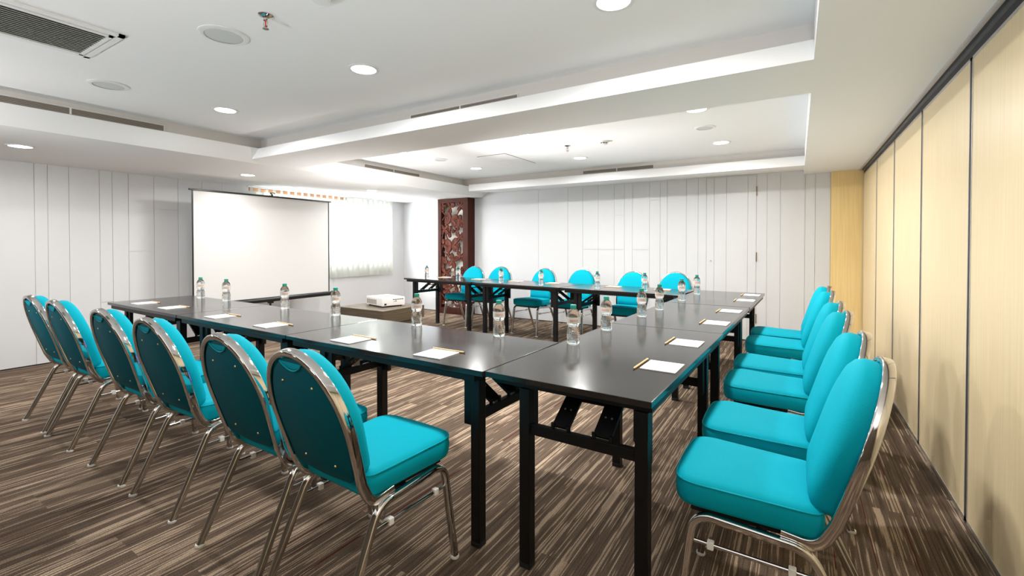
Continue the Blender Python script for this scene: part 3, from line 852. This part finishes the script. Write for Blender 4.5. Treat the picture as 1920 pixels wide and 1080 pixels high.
def make_chair():
    t = thing('banquet_chair', '', 'chair')
    so = outline_seat(); cen = Vector((0, 0.085))

    def ring(f, ins, z):
        out = []
        for q in so:
            d = (q - cen); L = d.length; qq = cen + d * ((L - ins) / L) * f; out.append((qq.x, qq.y, z - 0.012 * ((0.285 - qq.y) / 0.41)))
        return out
    bm = new()
    z0 = SEATZ + 0.012
    loft(bm, [ring(1, 0.03, z0), ring(1, 0.006, z0 + 0.004), ring(1, 0.0, z0 + 0.015), ring(1, -0.003, z0 + 0.045), ring(1, 0.0, z0 + 0.072), ring(1, 0.007, z0 + 0.082), ring(1, 0.03, z0 + 0.090), ring(1, 0.08, z0 + 0.0955), ring(0.4, 0.1, z0 + 0.098), ring(0.1, 0.1, z0 + 0.099)])
    seat = obj('seat', bm, M['teal'], t, auto=60)
    bm = new(); sweep(bm, ring(1, 0.0005, z0 + 0.077), csec(0.0032, 6), (0, 0, 1), closed=True); obj('piping', bm, M['piping'], seat, auto=60)
    bm = new(); bx(bm, -0.17, 0.17, -0.09, 0.24, SEATZ - 0.014, SEATZ + 0.006); bx(bm, -0.185, 0.185, 0.02, 0.05, SEATZ - 0.030, SEATZ - 0.010); obj('seat_base', bm, M['black'], t)
    # backrest cushion
    ob = outline_back()
    bc = Vector((0, 0.31))

    def br(ins, wv, f=1.0):
        out = []
        for q in ob:
            d = q - bc; L = d.length; qq = bc + d * ((L - ins) / L) * f
            if wv > 0.0 and qq.y > 0.46 - 0.0: pass
            out.append(tuple(bk(qq.x, qq.y, wv)))
        return out
    bm = new()
    loft(bm, [br(0.004, -0.006), br(0.0, 0.0), br(-0.002, 0.022), br(0.0, 0.042), br(0.010, 0.060), br(0.03, 0.072), br(0.07, 0.081), br(0.1, 0.085, 0.5), br(0.1, 0.086, 0.15)])
    back = obj('backrest', bm, M['teal'], t, auto=60)
    bm = new(); loft(bm, [br(0.005, -0.0062), br(0.004, -0.014), br(0.010, -0.017)]); bp_ = obj('back_panel', bm, M['tealback'], t, auto=50)
    # piped hand-hold near the top
    bm = new()
    hp = [bk(u, 0.510 - 0.030 * math.cos(u / 0.062 * PI / 2) ** 0.8 if abs(u) < 0.062 else 0.510, -0.0185) for u in [x * 0.062 / 8 for x in range(-8, 9)]]
    sweep(bm, hp, csec(0.0030, 6), (0, 1, 0)); obj('grip_piping', bm, M['piping'], bp_, auto=60)
    bm = new()
    top = [bk(u, 0.510, -0.0176) for u in [x * 0.058 / 8 for x in range(-8, 9)]]; low = [bk(u, 0.510 - 0.024 * math.cos(u / 0.058 * PI / 2) ** 0.8 if abs(u) < 0.058 else 0.510, -0.0176) for u in [x * 0.058 / 8 for x in range(-8, 9)]]
    tv = [bm.verts.new(p) for p in top]; lv = [bm.verts.new(p) for p in low]
    for k in range(16):
        if k == 0: bm.faces.new((tv[0], tv[1], lv[1]))
        elif k == 15: bm.faces.new((tv[15], tv[16], lv[15]))
        else: bm.faces.new((tv[k], tv[k + 1], lv[k + 1], lv[k]))
    bmesh.ops.remove_doubles(bm, verts=bm.verts, dist=1e-5)
    obj('hand_hold', bm, M['teal'], bp_)
    for u, v in ((-0.085, 0.43), (0.085, 0.43), (-0.085, 0.135), (0.085, 0.135)):
        bm = new(); cyl(bm, bk(u, v, -0.017), bk(u, v, -0.020), 0.0045, 10, 0.003); obj('rivet', bm, M['brass'], bp_)
    # sewn blue maker's tag on the side of the cushion
    bm = new(); pts = []
    for k in range(9): pts.append((0.1945 + 0.0015 * (k % 2), 0.315 - k * 0.006))
    for s in (1,):
        A = [bm.verts.new(bk(0.1985, 0.29 - 0.0, 0.006)), bm.verts.new(bk(0.1985, 0.29, 0.020)), bm.verts.new(bk(0.1995, 0.235, 0.020)), bm.verts.new(bk(0.1995, 0.235, 0.006))]
        bm.faces.new(A)
        r_ = bmesh.ops.extrude_face_region(bm, geom=bm.faces[:]); bmesh.ops.translate(bm, vec=(-0.0015, 0, 0), verts=[v for v in r_['geom'] if isinstance(v, bmesh.types.BMVert)])
    tg_ = obj('maker_tag', bm, M['tag'], back)
    bm = new()
    zz = [bk(0.2005, 0.285 - 0.045 * k / 14, 0.013 + (0.004 if k % 2 else -0.004)) for k in range(15)]
    sweep(bm, zz, csec(0.0010, 4), (1, 0, 0)); obj('tag_lettering', bm, M['tagwhite'], tg_)
    # chrome back frame: down one side, over the arch, down the other, curling forward under the seat
    wm, wb, off = 0.196, 0.172, 0.013
    fo = outline_back(v0=0.0, off=off); arch = fo[:25]
    side = fo[25:31]
    pl = []
    pl += [bk(p.x, p.y, -0.006) for p in reversed([Vector((-q.x, q.y)) for q in side])]   # right side upward
    pl += [bk(p.x, p.y, -0.006) for p in arch]
    pl += [bk(p.x, p.y, -0.006) for p in side]
    lowR = [Vector((0.185, 0.02, 0.352)), Vector((0.185, -0.10, 0.349)), Vector(bk(0.185, 0.035, -0.006))]
    lowR = fillet([Vector((0.182, -0.015, SEATZ - 0.006)), Vector((0.184, -0.110, SEATZ - 0.018)), pl[0]], 0.07, 8)
    lowL = [Vector((-p.x, p.y, p.z)) for p in reversed(lowR)]
    path = lowR[:-1] + pl + lowL[1:]
    bm = new(); sweep(bm, path, rsec(0.0165, 0.0105, 0.0055, 3), (0, 0, 1)); obj('back_frame', bm, M['chrome'], t, auto=40)
    sec = rsec(0.014, 0.0125, 0.008, 3)
    for s in (-1, 1):
        full = fillet([(s * 0.212, -0.262, 0.006), (s * 0.200, -0.092, 0.374), (s * 0.200, 0.226, 0.392), (s * 0.218, 0.272, 0.006)], [0.055, 0.06], 8)
        # split: rear leg | rail | front leg
        a, c = 9, 11
        rear, rail, front = full[:a + 1], full[a:c], full[c - 1:]
        rear, rail, front = full[:10], [full[9], full[10]], full[10:]
        bm = new(); sweep(bm, rear, sec, (1, 0, 0)); r1 = obj('leg', bm, M['chrome'], t, auto=40)
        bm = new(); sweep(bm, front, sec, (1, 0, 0)); r2 = obj('leg', bm, M['chrome'], t, auto=40)
        bm = new(); sweep(bm, rail, sec, (1, 0, 0)); obj('seat_rail', bm, M['chrome'], t, auto=40)
        for lg, p in ((r1, full[0]), (r2, full[-1])):
            bm = new(); lathe(bm, [(0, 0), (0.016, 0), (0.018, 0.004), (0.016, 0.012), (0.0, 0.013)], 16, origin=(p.x, p.y, 0), close=False); obj('foot_glide', bm, M['plastic'], lg, smooth=True)

        def onleg(f0, f1, z): q = (z - f0.z) / (f1.z - f0.z); return f0.lerp(f1, q)
        p0 = onleg(Vector((s * 0.212, -0.262, 0.006)), Vector((s * 0.200, -0.092, 0.374)), 0.300); p1 = onleg(Vector((s * 0.218, 0.272, 0.006)), Vector((s * 0.200, 0.226, 0.392)), 0.306)
        bm = new(); cyl(bm, p0, p1, 0.0068, 10); sr = obj('stretcher', bm, M['chrome'], t, auto=40)
        for f in (0.22, 0.83):
            q = p0.lerp(p1, f); d = (p1 - p0).normalized()
            bm = new(); bx(bm, -0.011, 0.011, -0.010, 0.010, -0.012, 0.012, Matrix.Translation(q), bev=0.003); obj('clip', bm, M['plastic'], sr)
    return t


ch0 = make_chair()
chairs = []
lx_ = [(-4.465, 1.22, 0), (-3.95, 1.215, 0), (-3.18, 1.215, 0), (-2.60, 1.21, 0), (-1.885, 1.19, -1), (-1.388, 1.175, -2.5)]
ll = ['leftmost teal banquet chair of the near row, seen from behind at the left photo edge',
      'teal banquet chair second from the left edge in the near row, seen from behind',
      'teal banquet chair third from the left edge in the near row, seen from behind',
      'teal banquet chair fourth from the left edge in the near row, seen from behind',
      'teal banquet chair in the near row just left of the largest one, seen from behind',
      'largest teal banquet chair seen from behind, in the left foreground, its whole seat showing']
for i, (x, y, a) in enumerate(lx_): chairs.append((x, y, a, ll[i], 'chairs along the near table row, backs to the camera'))
ry_ = [1.76, 2.26, 2.94, 3.42, 4.195, 4.68]
rr_ = ['teal banquet chair nearest the camera on the right, side on, white clips showing',
       'teal banquet chair second from the camera in the right row',
       'teal banquet chair third from the camera in the right row',
       'teal banquet chair fourth from the camera in the right row',
       'teal banquet chair in the right row next to the farthest one',
       'farthest teal banquet chair of the right row, beside the white back wall']
for i, y in enumerate(ry_): chairs.append((-0.052, y, 90, rr_[i], 'chairs along the right table row, side on'))
bk_ = [(-4.48, 5.83, 180), (-4.02, 5.93, 182), (-3.20, 5.81, 173), (-2.63, 5.93, 179), (-1.82, 5.68, 177), (-1.31, 5.82, 180)]
bl_ = ['teal banquet chair in front of the carved column, facing the camera, back row',
       'teal banquet chair right of the carved column, behind a bottle, second in the back row',
       'teal banquet chair facing the camera, third in the back row from the column',
       'teal banquet chair behind the right back-table seam, fourth from the column',
       'teal banquet chair facing the camera, second from the right in the back row',
       'teal banquet chair facing the camera, rightmost of the back row']
for (x, y, a), lab in zip(bk_, bl_): chairs.append((x, y, a, lab, 'chairs along the back wall, facing the camera'))
for i, (x, y, a, lab, g_) in enumerate(chairs):
    o = ch0 if i == 0 else copy_tree(ch0)
    o.location = (x, y, 0); o.rotation_euler = (0, 0, R(a)); o['label'] = lab; o['group'] = g_

# ------------------------------------------------------------------ water bottles


def make_bottle():
    t = thing('water_bottle', '', 'bottle')
    prof = [(0, 0.004), (0.018, 0.003), (0.027, 0.0), (0.0315, 0.004), (0.0325, 0.012)]
    z = 0.016
    while z < 0.098:
        base = 0.0325 - 0.0058 * math.exp(-((z - 0.086) / 0.016) ** 2)
        prof.append((base + 0.0009 * math.cos(z * 2 * PI / 0.0085), z)); z += 0.00212
    prof += [(0.0325, 0.102), (0.0328, 0.106), (0.0328, 0.142), (0.0315, 0.152), (0.027, 0.164), (0.020, 0.174), (0.0145, 0.179), (0.0135, 0.182), (0.0125, 0.190), (0, 0.190)]
    bm = new(); lathe(bm, prof, 28, close=False)
    for v in bm.verts:   # shallow facets in the grip
        if 0.02 < v.co.z < 0.095:
            a = math.atan2(v.co.y, v.co.x); f = 1 + 0.022 * math.sin(a * 7 + v.co.z * 160); v.co.x *= f; v.co.y *= f
    obj('bottle_body', bm, M['water'], t, smooth=True)
    bm = new()
    lathe(bm, [(0.0, 0.1795), (0.0152, 0.1795), (0.0152, 0.196), (0.0142, 0.1985), (0.0, 0.199)], 28, close=False)
    for k in range(28):
        a = k * 2 * PI / 28; cyl(bm, (0.0152 * math.cos(a), 0.0152 * math.sin(a), 0.181), (0.0152 * math.cos(a), 0.0152 * math.sin(a), 0.195), 0.0008, 4)
    obj('cap', bm, M['cap'], t, auto=50)
    bm = new(); K = 40; r0 = 0.0332
    a0, a1 = R(-158), R(158)
    rows = [[bm.verts.new((r * math.sin(a0 + (a1 - a0) * i / K), -r * math.cos(a0 + (a1 - a0) * i / K), z)) for i in range(K + 1)] for r, z in ((r0, 0.108), (r0, 0.138), (r0 - 0.0003, 0.138), (r0 - 0.0003, 0.108))]
    for q in range(4):
        A, B = rows[q], rows[(q + 1) % 4]
        for i in range(K): bm.faces.new((A[i], A[i + 1], B[i + 1], B[i]))
    lab = obj('label', bm, M['label'], t, smooth=True, auto=60)
    cu = bpy.data.curves.new('siesta', 'FONT'); cu.body = 'siesta'; cu.size = 0.021; cu.align_x = 'CENTER'; cu.resolution_u = 3
    to = bpy.data.objects.new('tmp', cu); C.objects.link(to)
    bpy.context.view_layer.update()
    me = bpy.data.meshes.new_from_object(to.evaluated_get(bpy.context.evaluated_depsgraph_get()))
    bpy.data.objects.remove(to)
    bm = bmesh.new(); bm.from_mesh(me)
    bmesh.ops.triangulate(bm, faces=bm.faces)
    for _ in range(2): bmesh.ops.subdivide_edges(bm, edges=[e for e in bm.edges if e.calc_length() > 0.002], cuts=1)
    for v in bm.verts:
        x, y = v.co.x, v.co.y; a = x / r0; v.co = Vector(((r0 + 0.0004) * math.sin(a), -(r0 + 0.0004) * math.cos(a), 0.1165 + y))
    me2 = bpy.data.meshes.new('label_text'); bm.to_mesh(me2); bm.free(); me2.materials.append(M['text'])
    o = bpy.data.objects.new('label_text', me2); C.objects.link(o); o.parent = lab
    return t


b0 = make_bottle()
bottles = [
    (-4.784, 2.15, 5, 'leftmost water bottle of the near row, by the left screen edge'),
    (-4.342, 2.16, 0, 'water bottle second from the left on the near row, in front of the screen'),
    (-3.426, 2.14, 10, 'water bottle third from the left on the near row, before the screen stand'),
    (-2.796, 2.13, 0, 'water bottle on the near row left of the projector'),
    (-2.017, 2.13, 20, 'water bottle on the near row just right of the projector'),
    (-1.393, 2.115, 0, 'water bottle on the near row standing alone before the centre floor gap'),
    (-0.965, 2.15, 10, 'largest water bottle, at the inner corner of the nearest table'),
    (-0.955, 2.60, -30, 'water bottle on the right row just behind the largest one'),
    (-0.925, 3.22, -15, 'water bottle third from the camera on the right row inner edge'),
    (-0.905, 3.63, -35, 'water bottle fourth from the camera on the right row inner edge'),
    (-0.885, 4.34, -10, 'water bottle in front of the rightmost back-row chair, on the right row'),
    (-0.870, 4.99, -25, 'farthest water bottle on the right row, before the white back wall'),
    (-4.717, 5.20, 40, 'small distant water bottle at the left end of the back table row'),
    (-4.098, 5.17, 30, 'small distant water bottle in front of the carved column'),
    (-3.372, 5.17, 30, 'small distant water bottle in front of the second back-row chair'),
    (-2.728, 5.10, 30, 'small distant water bottle in front of the third back-row chair'),
    (-1.970, 5.06, 20, 'small distant water bottle between the fourth and fifth back-row chairs'),
    (-1.422, 5.06, 20, 'small distant water bottle right of the fifth back-row chair'),
]
for i, (x, y, a, lab) in enumerate(bottles):
    o = b0 if i == 0 else copy_tree(b0)
    yaw = math.degrees(math.atan2(y, x)) + 90 - 180 + 0  # face the camera
    face = math.degrees(math.atan2(-x, y))
    o.location = (x, y, TH); o.rotation_euler = (0, 0, R(face + a * 0.5)); o['label'] = lab
    o['group'] = ('bottles on the near row', 'bottles on the right row', 'bottles on the back row')[i // 6]

# ------------------------------------------------------------------ note pads and pencils


def make_pad():
    t = thing('notepad', '', 'notepad')
    bm = new(); bx(bm, -0.078, 0.078, -0.070, 0.070, 0.001, 0.0045); obj('sheets', bm, M['paper'], t)
    bm = new(); bx(bm, -0.078, 0.078, -0.070, 0.070, 0.0, 0.001); obj('backing_card', bm, M['card'], t)
    return t


def make_pencil():
    t = thing('pencil', '', 'pencil')
    bm = new(); cyl(bm, (-0.082, 0, 0.0042), (0.095, 0, 0.0042), 0.0042, 6); cyl(bm, (-0.082, 0, 0.0042), (-0.092, 0, 0.0042), 0.0042, 6, 0.0026); obj('shaft', bm, M['pencil'], t)
    bm = new(); cyl(bm, (-0.092, 0, 0.0042), (-0.101, 0, 0.0042), 0.0026, 6, 0.0004); obj('tip', bm, M['lead'], t)
    bm = new(); cyl(bm, (0.095, 0, 0.0042), (0.097, 0, 0.0042), 0.0042, 6); obj('end_cap', bm, M['lead'], t)
    return t


pad0, pen0 = make_pad(), make_pencil()
pads = []
near_names = ['at the left end of the near row', 'second from the left on the near row', 'third from the left on the near row', 'fourth from the left on the near row', 'on the near row by the table joint', 'on the near row nearest the corner table']
right_names = ['nearest the camera on the right row', 'second from the camera on the right row', 'third from the camera on the right row', 'fourth from the camera on the right row', 'fifth from the camera on the right row', 'farthest on the right row']
back_names = ['before the carved column on the back row', 'before the leftmost back-row chair', 'between the second and third rear chairs', 'right of the third back-row chair', 'left of the fifth back-row chair', 'before the rightmost back-row chair']
for i, (px, py, pcx, pcy, a) in enumerate([(-4.78, 1.705, -4.77, 1.787, -2), (-4.25, 1.70, -4.24, 1.785, 0), (-3.43, 1.665, -3.42, 1.755, -2), (-2.785, 1.645, -2.76, 1.725, -3), (-2.00, 1.615, -1.99, 1.698, -2), (-1.405, 1.610, -1.40, 1.692, 1)]):
    pads.append((px, py, a, 'white notepad ' + near_names[i], pcx, pcy, 180 + a, 'wooden pencil along the pad ' + near_names[i], 'near row'))
for i, (px, py, pcx, pcy) in enumerate([(-0.468, 1.930, -0.555, 1.925), (-0.475, 2.462, -0.562, 2.470), (-0.437, 3.198, -0.524, 3.205), (-0.425, 3.832, -0.510, 3.800), (-0.392, 4.655, -0.478, 4.620), (-0.384, 5.175, -0.470, 5.150)]):
    pads.append((px, py, 88.5, 'white notepad ' + right_names[i], pcx, pcy, 88.5, 'wooden pencil beside the pad ' + right_names[i], 'right row'))
for i, (px, py) in enumerate([(-4.67, 5.56), (-3.98, 5.50), (-3.31, 5.46), (-2.73, 5.44), (-1.88, 5.36), (-1.29, 5.31)]):
    pads.append((px, py, -4.6, 'white notepad ' + back_names[i], px + 0.01, py - 0.082, -4.6, 'wooden pencil in front of the pad ' + back_names[i], 'back row'))
for i, (px, py, a, lab, qx, qy, qa, qlab, row) in enumerate(pads):
    o = pad0 if i == 0 else copy_tree(pad0)
    o.location = (px, py, TH); o.rotation_euler = (0, 0, R(a)); o['label'] = lab; o['group'] = 'notepads on the ' + row
    o = pen0 if i == 0 else copy_tree(pen0)
    o.location = (qx, qy, TH); o.rotation_euler = (0, 0, R(qa)); o['label'] = qlab; o['group'] = 'pencils on the ' + row
